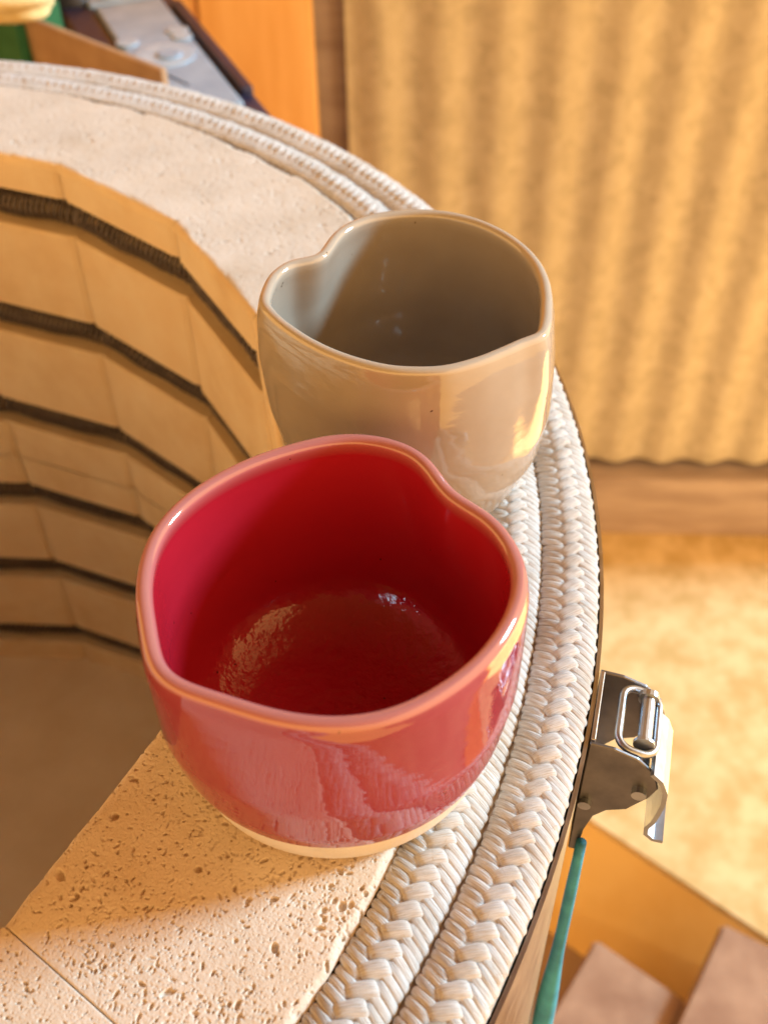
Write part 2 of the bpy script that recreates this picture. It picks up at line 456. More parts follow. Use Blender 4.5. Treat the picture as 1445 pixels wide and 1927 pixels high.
def smooth_noise(n, seed, oct=(3, 7, 15, 31)):
    r = np.random.default_rng(seed); t = np.linspace(0, 1, n); s = np.zeros(n)
    for o in oct:
        s += np.interp(t, np.linspace(0, 1, o + 1), r.normal(0, 1, o + 1)) / math.sqrt(o)
    return s

def brick_mesh(seed, top, deep=1.0, fine=False):
    """one wall brick, radial axis +x, centre of the kiln at the origin"""
    half = DA / 2 - (0.00030 if (fine or not top) else 0.00002)
    z1 = 0.0 if top else TOPC - 0.0008
    z0 = TOPC if top else -KDEPTH - 0.03
    V, Fc = [], []
    if top:
        nr, ncol = (380, 490) if fine else (120, 150)
        Hf = heightfield(nr, ncol, 0.081, 0.105, seed, deep=deep)
        th = np.linspace(-half, half, ncol)
        # extra density is uniform: rows go from inner edge to outer arc
        inner = AP / np.cos(th)
        outer = np.full(ncol, KR2 - 0.0006) + smooth_noise(ncol, seed + 5) * 0.0005
        t = np.linspace(0, 1, nr)[:, None]
        rr = inner[None, :] * (1 - t) + outer[None, :] * t
        X = rr * np.cos(th); Y = rr * np.sin(th)
        d_in = (rr - inner[None, :]); d_out = outer[None, :] - rr
        rad_in = 0.0042 * (1 + 0.32 * smooth_noise(ncol, seed + 9))[None, :].clip(0.5, 1.7)
        q = np.clip(1 - d_in / rad_in, 0, 1); Z = -rad_in * (1 - np.sqrt(np.clip(1 - q * q, 0, 1)))
        rad_o = 0.0034 * (1 + 0.5 * smooth_noise(ncol, seed + 21))[None, :].clip(0.4, 1.9)
        q2 = np.clip(1 - d_out / rad_o, 0, 1); Z -= rad_o * 0.8 * q2 ** 1.6
        # sides of the brick: small arris
        ds = (half - np.abs(th))[None, :] * rr
        ar = 0.0005 if fine else 0.00001
        q3 = np.clip(1 - ds / ar, 0, 1); Z -= ar * (1 - np.sqrt(np.clip(1 - q3 * q3, 0, 1)))
        edge = np.minimum(1, ds / 0.002)
        Z = Z + Hf * edge
        V = np.c_[X.ravel(), Y.ravel(), Z.ravel()].tolist()
        Fc = [(a, d, c, b) for a, b, c, d in grid_faces(nr, ncol)]
        zin = Z[0].copy()
    # inner face with the element grooves, as a polyline (depth, z) extruded across the width
    pl = []
    ztop = None
    for g1, g0 in GROOVES:
        if g0 > z1 or g1 < z0: continue
        pl += [(0.0, g1), (0.002, g1 - 0.0012), (0.0185, g1 - 0.0015), (0.0205, g1 - 0.004), (0.0205, g0 + 0.002), (0.018, g0 - 0.001), (0.001, g0 - 0.0005), (0.0, g0 - 0.002)]
    pl.append((0.0, z0))
    nw = 25
    th = np.linspace(-half, half, nw)
    base = len(V)
    first = -0.0045 if top else z1
    pl = [(0.0, first)] + pl
    for k, (d, z) in enumerate(pl):
        for a in th:
            x = AP + d
            y = x * math.tan(a)
            ed = min(1.0, (half - abs(a)) * AP / 0.0030)
            x += 0.0012 * (1 - math.sqrt(max(0, 1 - (1 - ed) ** 2)))
            zz_ = z
            if top and k == 0: zz_ = float(np.interp(a, np.linspace(-half, half, len(zin)), zin)) + 0.0003
            V.append((x, y, zz_))
    Fc += grid_faces(len(pl), nw, off=base)
    # sides, back and bottom
    xo = KR2 - 0.0006
    b0 = len(V)
    zt = -0.0022 if top else z1
    for s in (-1, 1):
        c_, s_ = math.cos(half * s), math.sin(half * s)
        ri = AP / math.cos(half) + 0.002
        if s == -1: sideA = len(V)
        else: sideB = len(V)
        ro = xo
        V += [(ri * c_, ri * s_, zt), (ro * c_, ro * s_, zt), (ro * c_, ro * s_, z0), (ri * c_, ri * s_, z0)]
        V += [((ri + 0.0205) * c_, (ri + 0.0205) * s_, zt), ((ri + 0.0205) * c_, (ri + 0.0205) * s_, z0)]
    for s0, flip in ((sideA, False), (sideB, True)):
        f = (s0 + 4, s0 + 1, s0 + 2, s0 + 5)
        Fc.append(f if not flip else f[::-1])
    Fc.append((sideA + 1, sideB + 1, sideB + 2, sideA + 2))
    Fc.append((sideA + 3, sideA + 2, sideB + 2, sideB + 3))
    if not top: Fc.append((sideA, sideB, sideB + 1, sideA + 1))
    me = bpy.data.meshes.new('brick')
    me.from_pydata([tuple(v) for v in V], [], Fc); me.materials.append(M_brick if fine else M_skylit if top else M_brickface); me.materials.append(M_brickface)
    if top:
        sm = np.zeros(len(me.polygons), dtype=bool); sm[:(nr - 1) * (ncol - 1)] = True
        me.polygons.foreach_set('use_smooth', sm)
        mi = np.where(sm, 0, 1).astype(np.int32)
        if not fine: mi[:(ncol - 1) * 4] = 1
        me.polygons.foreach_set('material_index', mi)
    me.update(); return me

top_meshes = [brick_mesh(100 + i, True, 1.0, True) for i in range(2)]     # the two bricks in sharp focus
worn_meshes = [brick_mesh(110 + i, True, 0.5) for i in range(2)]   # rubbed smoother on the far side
low_mesh = brick_mesh(200, False)
for k in range(NS):
    a = A0 + DA * (k + 0.5)
    near = -1.1 < (a + math.pi) % (2 * math.pi) - math.pi < -0.30
    for me in ((top_meshes if near else worn_meshes)[k % 2], low_mesh):
        o = bpy.data.objects.new('brick', me); link(o, kiln); o.rotation_euler = (0, 0, a)

# kiln floor
bm = bmesh.new()
bmesh.ops.create_circle(bm, cap_ends=True, segments=57, radius=KV + 0.012)
o = bm_obj('kiln_floor', bm, M_floorbrick, kiln); o.location = (0, 0, -KDEPTH)

# coiled heating elements lying in the grooves
def coil_mesh():
    rad, wire, pit = 0.0068, 0.00105, 0.0040
    apo = AP + 0.0118
    side = 2 * apo * math.tan(DA / 2)
    per = NS * side; turns = int(per / pit); seg = 10; nsd = 5
    n = turns * seg
    s = np.arange(n) / n * per
    k = np.floor(s / side); u = s - k * side - side / 2
    jit = np.sin(s * 71.0) * 0.0008 + np.sin(s * 173) * 0.0005
    ang = 2 * np.pi * np.arange(n) / seg + 3 * np.sin(s * 40)
    a = A0 + DA * (k + 0.5)
    # round the corner a little
    px = apo * np.cos(a) - u * np.sin(a); py = apo * np.sin(a) + u * np.cos(a)
    nx, ny = np.cos(a), np.sin(a)
    ax = np.cos(ang) * rad; az = np.sin(ang) * rad
    P = np.c_[px + nx * ax, py + ny * ax, az + jit]
    T = np.roll(P, -1, 0) - np.roll(P, 1, 0); T /= np.linalg.norm(T, axis=1)[:, None]
    Nn = np.c_[nx * np.cos(ang), ny * np.cos(ang), np.sin(ang)]
    Bn = np.cross(T, Nn); Bn /= np.linalg.norm(Bn, axis=1)[:, None]; Nn = np.cross(Bn, T)
    V = np.concatenate([(P + wire * (math.cos(2 * math.pi * j / nsd) * Nn + math.sin(2 * math.pi * j / nsd) * Bn))[:, None, :] for j in range(nsd)], 1).reshape(-1, 3)
    F = []
    for i in range(n):
        for j in range(nsd):
            i2 = (i + 1) % n; j2 = (j + 1) % nsd
            F.append((i * nsd + j, i * nsd + j2, i2 * nsd + j2, i2 * nsd + j))
    me = bpy.data.meshes.new('heating_element'); me.from_pydata(V.tolist(), [], F); me.materials.append(M_elem)
    me.polygons.foreach_set('use_smooth', [True] * len(me.polygons)); me.update(); return me
cm = coil_mesh()
for g1, g0 in GROOVES:
    o = bpy.data.objects.new('heating_element', cm); link(o, kiln); o.location = (0, 0, g0 + 0.0081)

# fibre packing under the ropes, steel jacket
def ring_obj(name, prof, mat, n=256, smooth=True, closed=True):
    V = []; 
    for r, z in prof:
        for i in range(n):
            a = 2 * math.pi * i / n; V.append((r * math.cos(a), r * math.sin(a), z))
    F = grid_faces(len(prof), n, wrap=True)
    if closed:
        L = len(prof) - 1
        for j in range(n):
            a = L * n + j; b = L * n + (j + 1) % n; F.append((a, b, (j + 1) % n, j))
    o = mesh_obj(name, V, F, mat, kiln)
    bm = bmesh.new(); bm.from_mesh(o.data); bmesh.ops.recalc_face_normals(bm, faces=bm.faces); bm.to_mesh(o.data); bm.free()
    if smooth: o.data.polygons.foreach_set('use_smooth', [True] * len(o.data.polygons))
    return o
ring_obj('packing', [(KR2 + 0.0002, -0.0034), (KR0 - 0.0018, -0.0034), (KR0 - 0.0018, -0.49), (KR2 + 0.0002, -0.49)], M_fibre, smooth=False)
ring_obj('steel_jacket', [(KR0 - 0.0006, -0.0040), (KR0 + 0.0006, -0.0040), (KR0 + 0.0006, -0.56), (KR0 - 0.0006, -0.56)], M_steel, smooth=False)
ring_obj('base_slab', [(0.001, -0.50), (KR0 - 0.003, -0.50), (KR0 - 0.003, -0.56), (0.001, -0.56)], M_brick, n=64, smooth=False)
for k in range(4):
    a = R_(45 + 90 * k + 20); bm = bmesh.new()
    box_bm(bm, -0.015, 0.015, -0.015, 0.015, -1.20, -0.56, 0.002)
    o = bm_obj('stand_leg', bm, M_steel, kiln); o.location = (0.33 * math.cos(a), 0.33 * math.sin(a), 0)

# ---- braided ropes
STR_P = 0.0054
def core_h(rp, hw=0.0093, hz=0.0060, zc=-0.0048):
    q = np.clip(1 - (np.asarray(rp) / hw) ** 2, 0, 1); return zc + hz * np.sqrt(q)

def strand_mesh(name, p0, p1, width, thick, seed, bundles=1, ns=15, nv=21, blunt=4.0, curve=0.0, lift=(0, 0)):
    """a flat bundle of yarns from p0 to p1 given as (radial offset, tangential offset)"""
    r = np.random.default_rng(seed)
    p0 = np.array(p0); p1 = np.array(p1); d = p1 - p0; L = np.linalg.norm(d); d /= L; nrm = np.array([-d[1], d[0]])
    V = []; UV = []; F = []
    s = np.linspace(-1, 1, ns)
    for b in range(bundles):
        off = (b - (bundles - 1) / 2) * width / bundles; wd = width / bundles * 0.5 * 1.12
        base = len(V)
        ph = r.random(5) * 6.28; jl = r.normal(0, 0.00015, 2)
        v = np.linspace(-1, 1, nv)
        ridge = sum(np.sin(v * fq + p_) for fq, p_ in zip((17, 26, 37), ph)) / 3
        for i, si in enumerate(s):
            tap = max(0.0, 1 - abs(si) ** blunt) ** 0.5
            wloc = wd * (0.62 + 0.38 * tap)
            c = (p0 + p1) / 2 + d * (si * L / 2 + (jl[0] if si < 0 else jl[1]) * abs(si)) + nrm * (off + curve * (si * si - 0.4))
            for j, vj in enumerate(v):
                pt = c + nrm * wloc * vj
                hgt = thick * (tap * (1 - abs(vj) ** 2.4) ** 0.6) if abs(vj) < 1 else 0.0
                hgt += 0.00017 * ridge[j] * tap * (1 - vj * vj)
                hgt += lift[0] * (1 - si) / 2 + lift[1] * (1 + si) / 2
                rp = pt[0]
                # surface normal of the rope core, so that the strands wrap over its edge
                hw, hz, zc = 0.0098, 0.0052, -0.0044
                ph_ = max(-1.35, min(1.35, rp / hw * 1.28))
                x = hw * math.sin(ph_); z = zc + hz * math.cos(ph_)
                nx, nz = math.sin(ph_) / hw, math.cos(ph_) / hz; nl = math.hypot(nx, nz); nx /= nl; nz /= nl
                V.append((x + nx * (hgt - 0.0006), pt[1], z + nz * (hgt - 0.0006)))
                UV.append(((si + 1) / 2, (vj + 1) / 2 / bundles + b / bundles))
        F += grid_faces(ns, nv, off=base)
    me = bpy.data.meshes.new(name)
    me.from_pydata(V, [], F); me.materials.append(M_rope)
    me.polygons.foreach_set('use_smooth', [True] * len(me.polygons))
    lay = me.uv_layers.new(name='UVMap'); idx = np.empty(len(me.loops), dtype=np.int32); me.loops.foreach_get('vertex_index', idx)
    lay.data.foreach_set('uv', np.asarray(UV, dtype=np.float32)[idx].ravel())
    me.update(); return me
mm = 0.001
cross_m = [strand_mesh('cross_strand', (-2.6 * mm, -2.5 * mm), (2.8 * mm, 2.6 * mm), 3.9 * mm, 2.0 * mm, 300 + i, ns=19, nv=33, lift=(-0.0006, 0.0004)) for i in range(4)]
out_m = [strand_mesh('edge_strand', (1.0 * mm, 2.2 * mm), (9.9 * mm, -1.7 * mm), 5.4 * mm, 1.1 * mm, 320 + i, bundles=2, nv=21, curve=0.0006) for i in range(4)]
in_m = [strand_mesh('edge_strand', (-9.9 * mm, 1.8 * mm), (-1.0 * mm, -2.0 * mm), 5.4 * mm, 1.1 * mm, 340 + i, bundles=2, nv=21, curve=-0.0004) for i in range(4)]

def rope(rc, seed):
    r = random.Random(seed)
    # core: the part's own mesh
    n = 360; hw, hz, zc = 0.0094, 0.0049, -0.0044
    V = []
    K = 20
    for k in range(K):
        ph = 2 * math.pi * k / K
        for i in range(n):
            a = 2 * math.pi * i / n; rr = rc + hw * math.sin(ph)
            V.append((rr * math.cos(a), rr * math.sin(a), zc + (hz if math.cos(ph) > 0 else 0.0042) * math.cos(ph)))
    F = grid_faces(K, n, wrap=True) + [((K - 1) * n + j, (K - 1) * n + (j + 1) % n, (j + 1) % n, j) for j in range(n)]
    core = mesh_obj('sealing_rope', V, F, M_core, kiln, smooth=True)
    step = STR_P / rc
    i0, i1 = int(R_(-50) / step), int(R_(76) / step)
    total = int(2 * math.pi / step)
    for i in range(i0, i1):
        a = i * step + r.uniform(-0.06, 0.06) * step
        rw = rc + 0.0002 * math.sin(a * 9 + seed)
        for ms in (cross_m, out_m, in_m):
            o = bpy.data.objects.new('cross_strand' if ms is cross_m else 'edge_strand', ms[r.randrange(4)]); link(o, core)
            aj = a + r.uniform(-0.05, 0.05) * step
            o.location = (rw * math.cos(aj), rw * math.sin(aj), r.uniform(-0.0001, 0.00012))
            o.rotation_euler = (r.uniform(-0.03, 0.03), r.uniform(-0.03, 0.03), aj + r.uniform(-0.04, 0.04))
            s_ = r.uniform(0.96, 1.04); flat = 1.0 if a < 0.5 else max(0.42, 1.0 - (a - 0.4) * 0.8)      # pressed flatter round the back
            o.scale = (1, s_, r.uniform(0.92, 1.1) * flat)
    # the rest of the ring, away from the picture, joined
    src = [strand_mesh('x', (-2.6 * mm, -2.5 * mm), (2.8 * mm, 2.6 * mm), 3.9 * mm, 1.6 * mm, 1, ns=7, nv=7),
           strand_mesh('x', (1.0 * mm, 2.2 * mm), (9.9 * mm, -1.7 * mm), 5.4 * mm, 0.9 * mm, 2, bundles=2, ns=6, nv=5),
           strand_mesh('x', (-9.9 * mm, 1.8 * mm), (-1.0 * mm, -2.0 * mm), 5.4 * mm, 0.9 * mm, 3, bundles=2, ns=6, nv=5)]
    VV, FF, UU = [], [], []; base = 0
    arrs = []
    for me in src:
        v = np.array([x.co[:] for x in me.vertices]); f = np.array([p.vertices[:] for p in me.polygons]); arrs.append((v, f))
    for i in range(i1, i0 + total):
        a = i * step; c, s_ = math.cos(a), math.sin(a)
        for v, f in arrs:
            x = v[:, 0] + rc
            VV.append(np.c_[x * c - v[:, 1] * s_, x * s_ + v[:, 1] * c, v[:, 2] * 0.42]); FF.append(f + base); base += len(v)
    VV = np.concatenate(VV); FF = np.concatenate(FF)
    # stray fibres standing out of the weave
    bm = bmesh.new()
    for _ in range(260):
        a = R_(r.uniform(-48, 25)); rr = rc + r.uniform(-0.0085, 0.0085); L = r.uniform(0.0015, 0.0045); th = r.uniform(0, 6.28)
        z = 0.0005 + 0.0015 * (1 - ((rr - rc) / 0.0098) ** 2) - 0.004 * ((rr - rc) / 0.0098) ** 4
        P = [Vector((rr * math.cos(a), rr * math.sin(a), z))]; up_ = r.uniform(0.1, 0.9)
        for k in range(4):
            th += r.uniform(-0.5, 0.5); up_ -= 0.35
            P.append(P[-1] + Vector((math.cos(th), math.sin(th), up_ * 0.7)) * L / 4)
        tube_bm(bm, P, 0.00004, n=3, caps=False)
    lf = bm_obj('loose_fibres', bm, M_core, core); lf['kind'] = 'stuff'
    st = mesh_obj('braid', VV, FF, M_rope, core, smooth=True, uv=VV[:, :2] * 150); st['kind'] = 'stuff'
    return core
rope((KR2 + KR1) / 2 - 0.0003, 3)
rope((KR1 + KR0) / 2 - 0.0006, 11)

# ---- toggle latch on the jacket
LA = R_(-15.6)
lat = empty('latch', ((KR0 + 0.0008) * math.cos(LA), (KR0 + 0.0008) * math.sin(LA), -0.006), LA, kiln)
# local: +x outwards, +y along the jacket (away), +z up
ear = [(0.0, 0.003), (0.007, 0.0025), (0.014, 0.0), (0.0195, -0.0055), (0.0215, -0.0125), (0.0195, -0.0185), (0.0165, -0.022), (0.0145, -0.0265), (0.0085, -0.029), (0.005, -0.034), (0.0035, -0.043), (0.003, -0.056), (0.0, -0.056)]
for y0, y1 in ((-0.0145, -0.0133), (0.0118, 0.0130)):
    bm = bmesh.new(); prism_bm(bm, ear, y0, y1); bmesh.ops.bevel(bm, geom=list(bm.edges), offset=0.0003, segments=1, affect='EDGES')
    bm_obj('side_cheek', bm, M_brownsteel, lat)
bm = bmesh.new(); box_bm(bm, 0, 0.0014, -0.0132, 0.0117, -0.056, 0.0038, 0.0003); bm_obj('back_plate', bm, M_steel, lat)
# wire loop
bm = bmesh.new()
def rrect(y0, y1, x0, x1, z, r, n=6):
    P = []
    for cx, cy, a0 in ((x1 - r, y1 - r, 0), (x0 + r, y1 - r, 90), (x0 + r, y0 + r, 180), (x1 - r, y0 + r, 270)):
        for k in range(n + 1):
            a = R_(a0 + 90 * k / n); P.append((cx + r * math.cos(a), cy + r * math.sin(a), z))
    return P
tube_bm(bm, [(x, y, z + (x - 0.008) * -0.25) for x, y, z in rrect(-0.0118, 0.0102, 0.0075, 0.0185, 0.0010, 0.0042)], 0.0012, closed=True)
bm_obj('wire_loop', bm, M_chrome, lat, smooth=True)
bm = bmesh.new()
tube_bm(bm, [(0.0150, -0.0095, 0.0005), (0.0150, -0.0085, 0.0005), (0.0150, -0.0083, 0.0005), (0.0150, 0.0066, 0.0005), (0.0150, 0.0068, 0.0005), (0.0150, 0.0086, 0.0005)], [0.0031, 0.0031, 0.0021, 0.0021, 0.0031, 0.0031], n=16)
bm_obj('roller', bm, M_chrome, lat, smooth=False)
# lever: a bent strip
def strip(path, thick, y0, y1):
    bm = bmesh.new(); P = [Vector((a, b)) for a, b in path]; n = len(P); up_, dn = [], []
    for i in range(n):
        t = (P[min(i + 1, n - 1)] - P[max(i - 1, 0)]).normalized(); nn = Vector((-t.y, t.x)) * thick / 2
        up_.append(tuple(P[i] + nn)); dn.append(tuple(P[i] - nn))
    prism_bm(bm, up_ + dn[::-1], y0, y1); return bm
lev = [(0.0185, -0.003), (0.0215, -0.006), (0.0235, -0.011), (0.0238, -0.017), (0.0232, -0.023), (0.0225, -0.0275), (0.0212, -0.031), (0.0215, -0.0345), (0.0240, -0.0368), (0.0270, -0.0368)]
bm_obj('lever', strip(lev, 0.0014, -0.0165, 0.0060), M_chrome, lat, smooth=False)
bm = bmesh.new(); tube_bm(bm, [(0.0165, -0.0165, -0.0150), (0.0165, 0.0140, -0.0150)], 0.0022, n=14); bm_obj('hinge_pin', bm, M_chrome, lat)
bm = bmesh.new(); tube_bm(bm, [(0.0020, -0.0162, -0.0270), (0.0020, -0.0145, -0.0270)], 0.0020, n=14); bm_obj('rivet', bm, M_chrome, lat)

# teal cord and cloth sleeve hanging below the latch
pts, rads = [], []
for i in range(31):
    t = i / 30
    aa = R_(-17.9) - 0.02 * t + 0.003 * math.sin(t * 9); rad = KR0 + 0.0048 + 0.003 * t
    pts.append((rad * math.cos(aa), rad * math.sin(aa), -0.054 - 0.45 * t))
    rads.append(0.0017 + 0.0036 * min(1.0, t * 2.4) ** 1.5 + 0.0006 * math.sin(t * 30) * min(1, t * 3))
bm = bmesh.new(); tube_bm(bm, pts, rads, n=14)
st = bm_obj('hanging_cord', bm, M_teal, smooth=True); st.location = (KC.x, KC.y, 0)
tag(st, 'teal cord hanging down the kiln jacket below the latch', 'cord')

# ------------------------------------------------------------------ heart bowls
# rim outlines in metres, seen from above
RED_RIM = np.array([(-0.05910, 0.17060), (-0.05944, 0.17749), (-0.05861, 0.18673), (-0.05503, 0.19639), (-0.04907, 0.20477), (-0.03886, 0.21403), (-0.02875, 0.21995), (-0.01989, 0.22352), (-0.01167, 0.22549), (-0.00421, 0.22503), (0.00319, 0.22252), (0.00883, 0.21895), (0.01269, 0.21389), (0.01523, 0.20840), (0.01731, 0.20307), (0.01985, 0.19990), (0.02422, 0.19607), (0.02904, 0.18991), (0.03207, 0.18243), (0.03353, 0.17528), (0.03337, 0.16844), (0.03130, 0.16098), (0.02783, 0.15387), (0.02316, 0.14708), (0.01671, 0.14060), (0.00992, 0.13555), (0.00209, 0.13145), (-0.00618, 0.12950), (-0.01568, 0.12954), (-0.02532, 0.13164), (-0.03323, 0.13451), (-0.03998, 0.13740), (-0.04544, 0.13950), (-0.04978, 0.14243), (-0.05264, 0.14621), (-0.05454, 0.15221), (-0.05665, 0.15934), (-0.05814, 0.16488)])
BEI_RIM = np.array([(-0.03634, 0.27456), (-0.03609, 0.28116), (-0.03415, 0.29069), (-0.03074, 0.29625), (-0.02638, 0.29972), (-0.02185, 0.30059), (-0.01927, 0.30315), (-0.01750, 0.30832), (-0.01457, 0.31589), (-0.00992, 0.32205), (-0.00355, 0.32667), (0.00453, 0.32917), (0.01425, 0.32982), (0.02305, 0.32818), (0.03160, 0.32381), (0.03900, 0.31717), (0.04519, 0.30846), (0.04949, 0.29865), (0.05159, 0.28790), (0.05173, 0.27836), (0.05073, 0.26924), (0.04929, 0.26050), (0.04759, 0.25509), (0.04491, 0.25279), (0.04131, 0.25113), (0.03404, 0.24612), (0.02561, 0.24126), (0.01747, 0.23838), (0.00953, 0.23806), (0.00163, 0.23918), (-0.00633, 0.24242), (-0.01309, 0.24636), (-0.02003, 0.25179), (-0.02652, 0.25854), (-0.03103, 0.26421), (-0.03459, 0.26999)])
ZK = np.array([0, .03, .08, .16, .3, .5, .75, .93, 1.0])

def make_bowl(name, rim, H, rho, mat, label, wall_t, off=(0, 0), harm=15, zline=0.0165):
    x, y = rim.T; xn, yn = np.roll(x, -1), np.roll(y, -1); cr = x * yn - xn * y; A = cr.sum() / 2
    cc = np.array([((x + xn) * cr).sum(), ((y + yn) * cr).sum()]) / (6 * A); Rm = math.sqrt(abs(A) / math.pi)
    d = rim - cc; ang = np.arctan2(d[:, 1], d[:, 0]); rad = np.hypot(*d.T) / Rm
    o_ = np.argsort(ang); ang, rad = ang[o_], rad[o_]
    NA = 320
    th = np.linspace(-math.pi, math.pi, NA, endpoint=False)
    ra = np.interp(th, np.r_[ang[-1] - 2 * math.pi, ang, ang[0] + 2 * math.pi], np.r_[rad[-1], rad, rad[0]])
    ft = np.fft.rfft(ra); k = np.arange(len(ft)); ft *= np.exp(-(k / harm) ** 4); ra = np.fft.irfft(ft, NA)
    root = empty(name, (cc[0], cc[1], 0)); tag(root, label, 'bowl')
    def w_of(zz):
        q = min(1, max(0, (zz - .15) / .85)); return q * q * (3 - 2 * q)
    tck_z = np.linspace(0, 1, 200); sm = np.interp(tck_z, ZK, rho)
    for _ in range(14): sm[1:-1] = (sm[:-2] + 2 * sm[1:-1] + sm[2:]) / 4
    def rho_f(z): return float(np.interp(z, tck_z, sm))
    def ring(zz, inset=0.0, z=None):
        w_ = w_of(zz); r = rho_f(zz) * Rm * (w_ * ra + (1 - w_))
        # offset along the outline normal
        px = r * np.cos(th); py = r * np.sin(th)
        if inset:
            tx = np.roll(px, -1) - np.roll(px, 1); ty = np.roll(py, -1) - np.roll(py, 1); l = np.hypot(tx, ty)
            px = px - ty / l * inset; py = py + tx / l * inset
        ox, oy = off[0] * (1 - zz), off[1] * (1 - zz)
        return np.c_[px + ox, py + oy, np.full(NA, zz * H if z is None else z)]
    rings, rimv = [], []
    rr = wall_t / 2
    zs = np.linspace(zline / H, 1 - rr / H, 46)
    for q in zs:
        rings.append(ring(q)); rimv.append(np.clip((q - 0.965) / 0.03, 0, 1) * 0.5)
    # rounded lip
    for a in np.linspace(0, math.pi, 15)[1:-1]:
        rings.append(ring(1 - rr / H, rr * (1 - math.cos(a)), H - rr + rr * math.sin(a))); rimv.append(0.5 + 0.5 * math.sin(a))
    # inside wall
    floor_z = 0.0065 / H
    zin = 1 - rr / H - (1 - rr / H - floor_z) * np.linspace(0, 1, 44) ** 0.92
    for i, q in enumerate(zin):
        ins = wall_t + 0.0012 * (1 - q) + 0.010 * max(0, 1 - (q * H - 0.0065) / 0.012) ** 2.2
        rings.append(ring(q, ins)); rimv.append(max(0, 0.5 - i * 0.25))
    last = rings[-1]
    c = last.mean(0)
    for s_, dz in ((0.93, -0.0004), (0.82, -0.0008), (0.6, -0.0011), (0.35, -0.0011), (0.12, -0.0011), (0.01, -0.0011)):
        q = (last - c) * s_ + c; q[:, 2] = last[0, 2] + dz; rings.append(q); rimv.append(0)
    V = np.concatenate(rings); F = grid_faces(len(rings), NA, wrap=True)
    F.append(tuple(range((len(rings) - 1) * NA, len(rings) * NA)))
    ob = mesh_obj('glazed_body', V, F, mat, root, smooth=True)
    at = ob.data.attributes.new('rim', 'FLOAT', 'POINT')
    at.data.foreach_set('value', np.repeat(np.array(rimv, dtype=np.float32), NA))
    at = ob.data.attributes.new('well', 'FLOAT', 'POINT')
    nz = len(zs) + 13
    wl = [0.0] * nz + [max(0.0, 1 - (q * H - 0.0065) / 0.014) for q in zin] + [1.0] * 6
    at.data.foreach_set('value', np.repeat(np.array(wl, dtype=np.float32), NA))
    at = ob.data.attributes.new('inside', 'FLOAT', 'POINT')
    at.data.foreach_set('value', np.repeat(np.array([0.0] * (nz - 3) + [1.0] * (len(zin) + 9), dtype=np.float32), NA))
    # unglazed foot
    rings = []
    z0 = ring(0.0); cz = z0.mean(0)
    for s_, z in ((0.02, 0.0006), (0.90, 0.0006), (0.97, 0.0002), (1.0, 0.0006)):
        q = (z0 - cz) * s_ + cz; q[:, 2] = z; rings.append(q)
    for q in np.linspace(0.012, zline / H, 14): rings.append(ring(q, 0.00025))
    V = np.concatenate(rings); F = grid_faces(len(rings), NA, wrap=True)
    mesh_obj('foot', V, F, M_clay, root, smooth=True)
    return root
RHO = np.array([.80, .853, .900, .932, .991, 1.030, 1.028, 1.024, 1.0])
make_bowl('heart_bowl', RED_RIM, 0.068, RHO, M_red, 'glossy raspberry red heart shaped ceramic bowl with cream foot on kiln rim', 0.0041, off=(0.0003, -0.002))
RHO_B = np.array([.71, .785, .845, .905, 1.005, 1.062, 1.062, 1.032, 1.0])
make_bowl('heart_bowl', BEI_RIM, 0.079, RHO_B, M_beige, 'glossy oatmeal beige heart shaped ceramic bowl on kiln rim', 0.0038, harm=32, zline=0.004)

# ------------------------------------------------------------------ things on the bench behind the kiln
bench = empty('work_bench', (-0.55, 1.02, -1.20)); tag(bench, 'wooden work bench behind the kiln under the meter and boxes', 'bench')
BZ = -0.15
# meter: long navy case with a pale face, lying on a black pouch
MZ = -0.100
A_ = np.array([(-0.25198, 1.02722), (-0.20669, 1.09179), (-0.11507, 0.84649), (-0.15911, 0.82316)])
c0 = A_.mean(0)
e2 = ((A_[2] + A_[3]) - (A_[0] + A_[1])); e2 /= np.linalg.norm(e2); e1 = np.array([-e2[1], e2[0]])
rotm = math.atan2(e1[1], e1[0])
meter = empty('handheld_meter', (c0[0], c0[1], BZ), rotm); tag(meter, 'navy handheld meter with pale blue face and round dial', 'meter')
q = (A_ - c0) @ np.c_[e1, np.array([-e1[1], e1[0]])]
u0, u1 = q[:, 0].min() * 0.98, q[:, 0].max() * 0.98; v0, v1 = q[:, 1].min(), q[:, 1].max()
HT = MZ - BZ
bm = bmesh.new(); box_bm(bm, u0 - 0.032, u1 + 0.016, v0 - 0.04, v1 + 0.14, 0, HT - 0.004, 0.006); bm_obj('case', bm, M_navy, meter)
bm = bmesh.new(); box_bm(bm, u0, u1, v0, v1, HT - 0.006, HT, 0.003); pan = bm_obj('face_panel', bm, M_panel, meter)
bm = bmesh.new(); box_bm(bm, u1 + 0.004, u1 + 0.014, v0 + 0.02, v1 - 0.02, HT - 0.006, HT + 0.003, 0.002); bm_obj('side_grip', bm, M_navy, meter)
bm = bmesh.new(); box_bm(bm, u0 - 0.004, u1 + 0.002, v1 + 0.008, v1 + 0.10, HT - 0.006, HT, 0.003); bm_obj('screen_bezel', bm, M_panel, meter)
def disc(name, u, v, r, hgt, mat):
    bm = bmesh.new(); tube_bm(bm, [(u, v, HT - 0.001), (u, v, HT + hgt * 0.8), (u, v, HT + hgt)], [r, r, r * 0.85], n=32); return bm_obj(name, bm, mat, meter)
um, vm = (u0 + u1) / 2, (v0 + v1) / 2
disc('dial', um - 0.002, vm - 0.012, 0.027, 0.0012, M_button); disc('dial_knob', um + 0.002, vm - 0.015, 0.011, 0.003, M_panel)
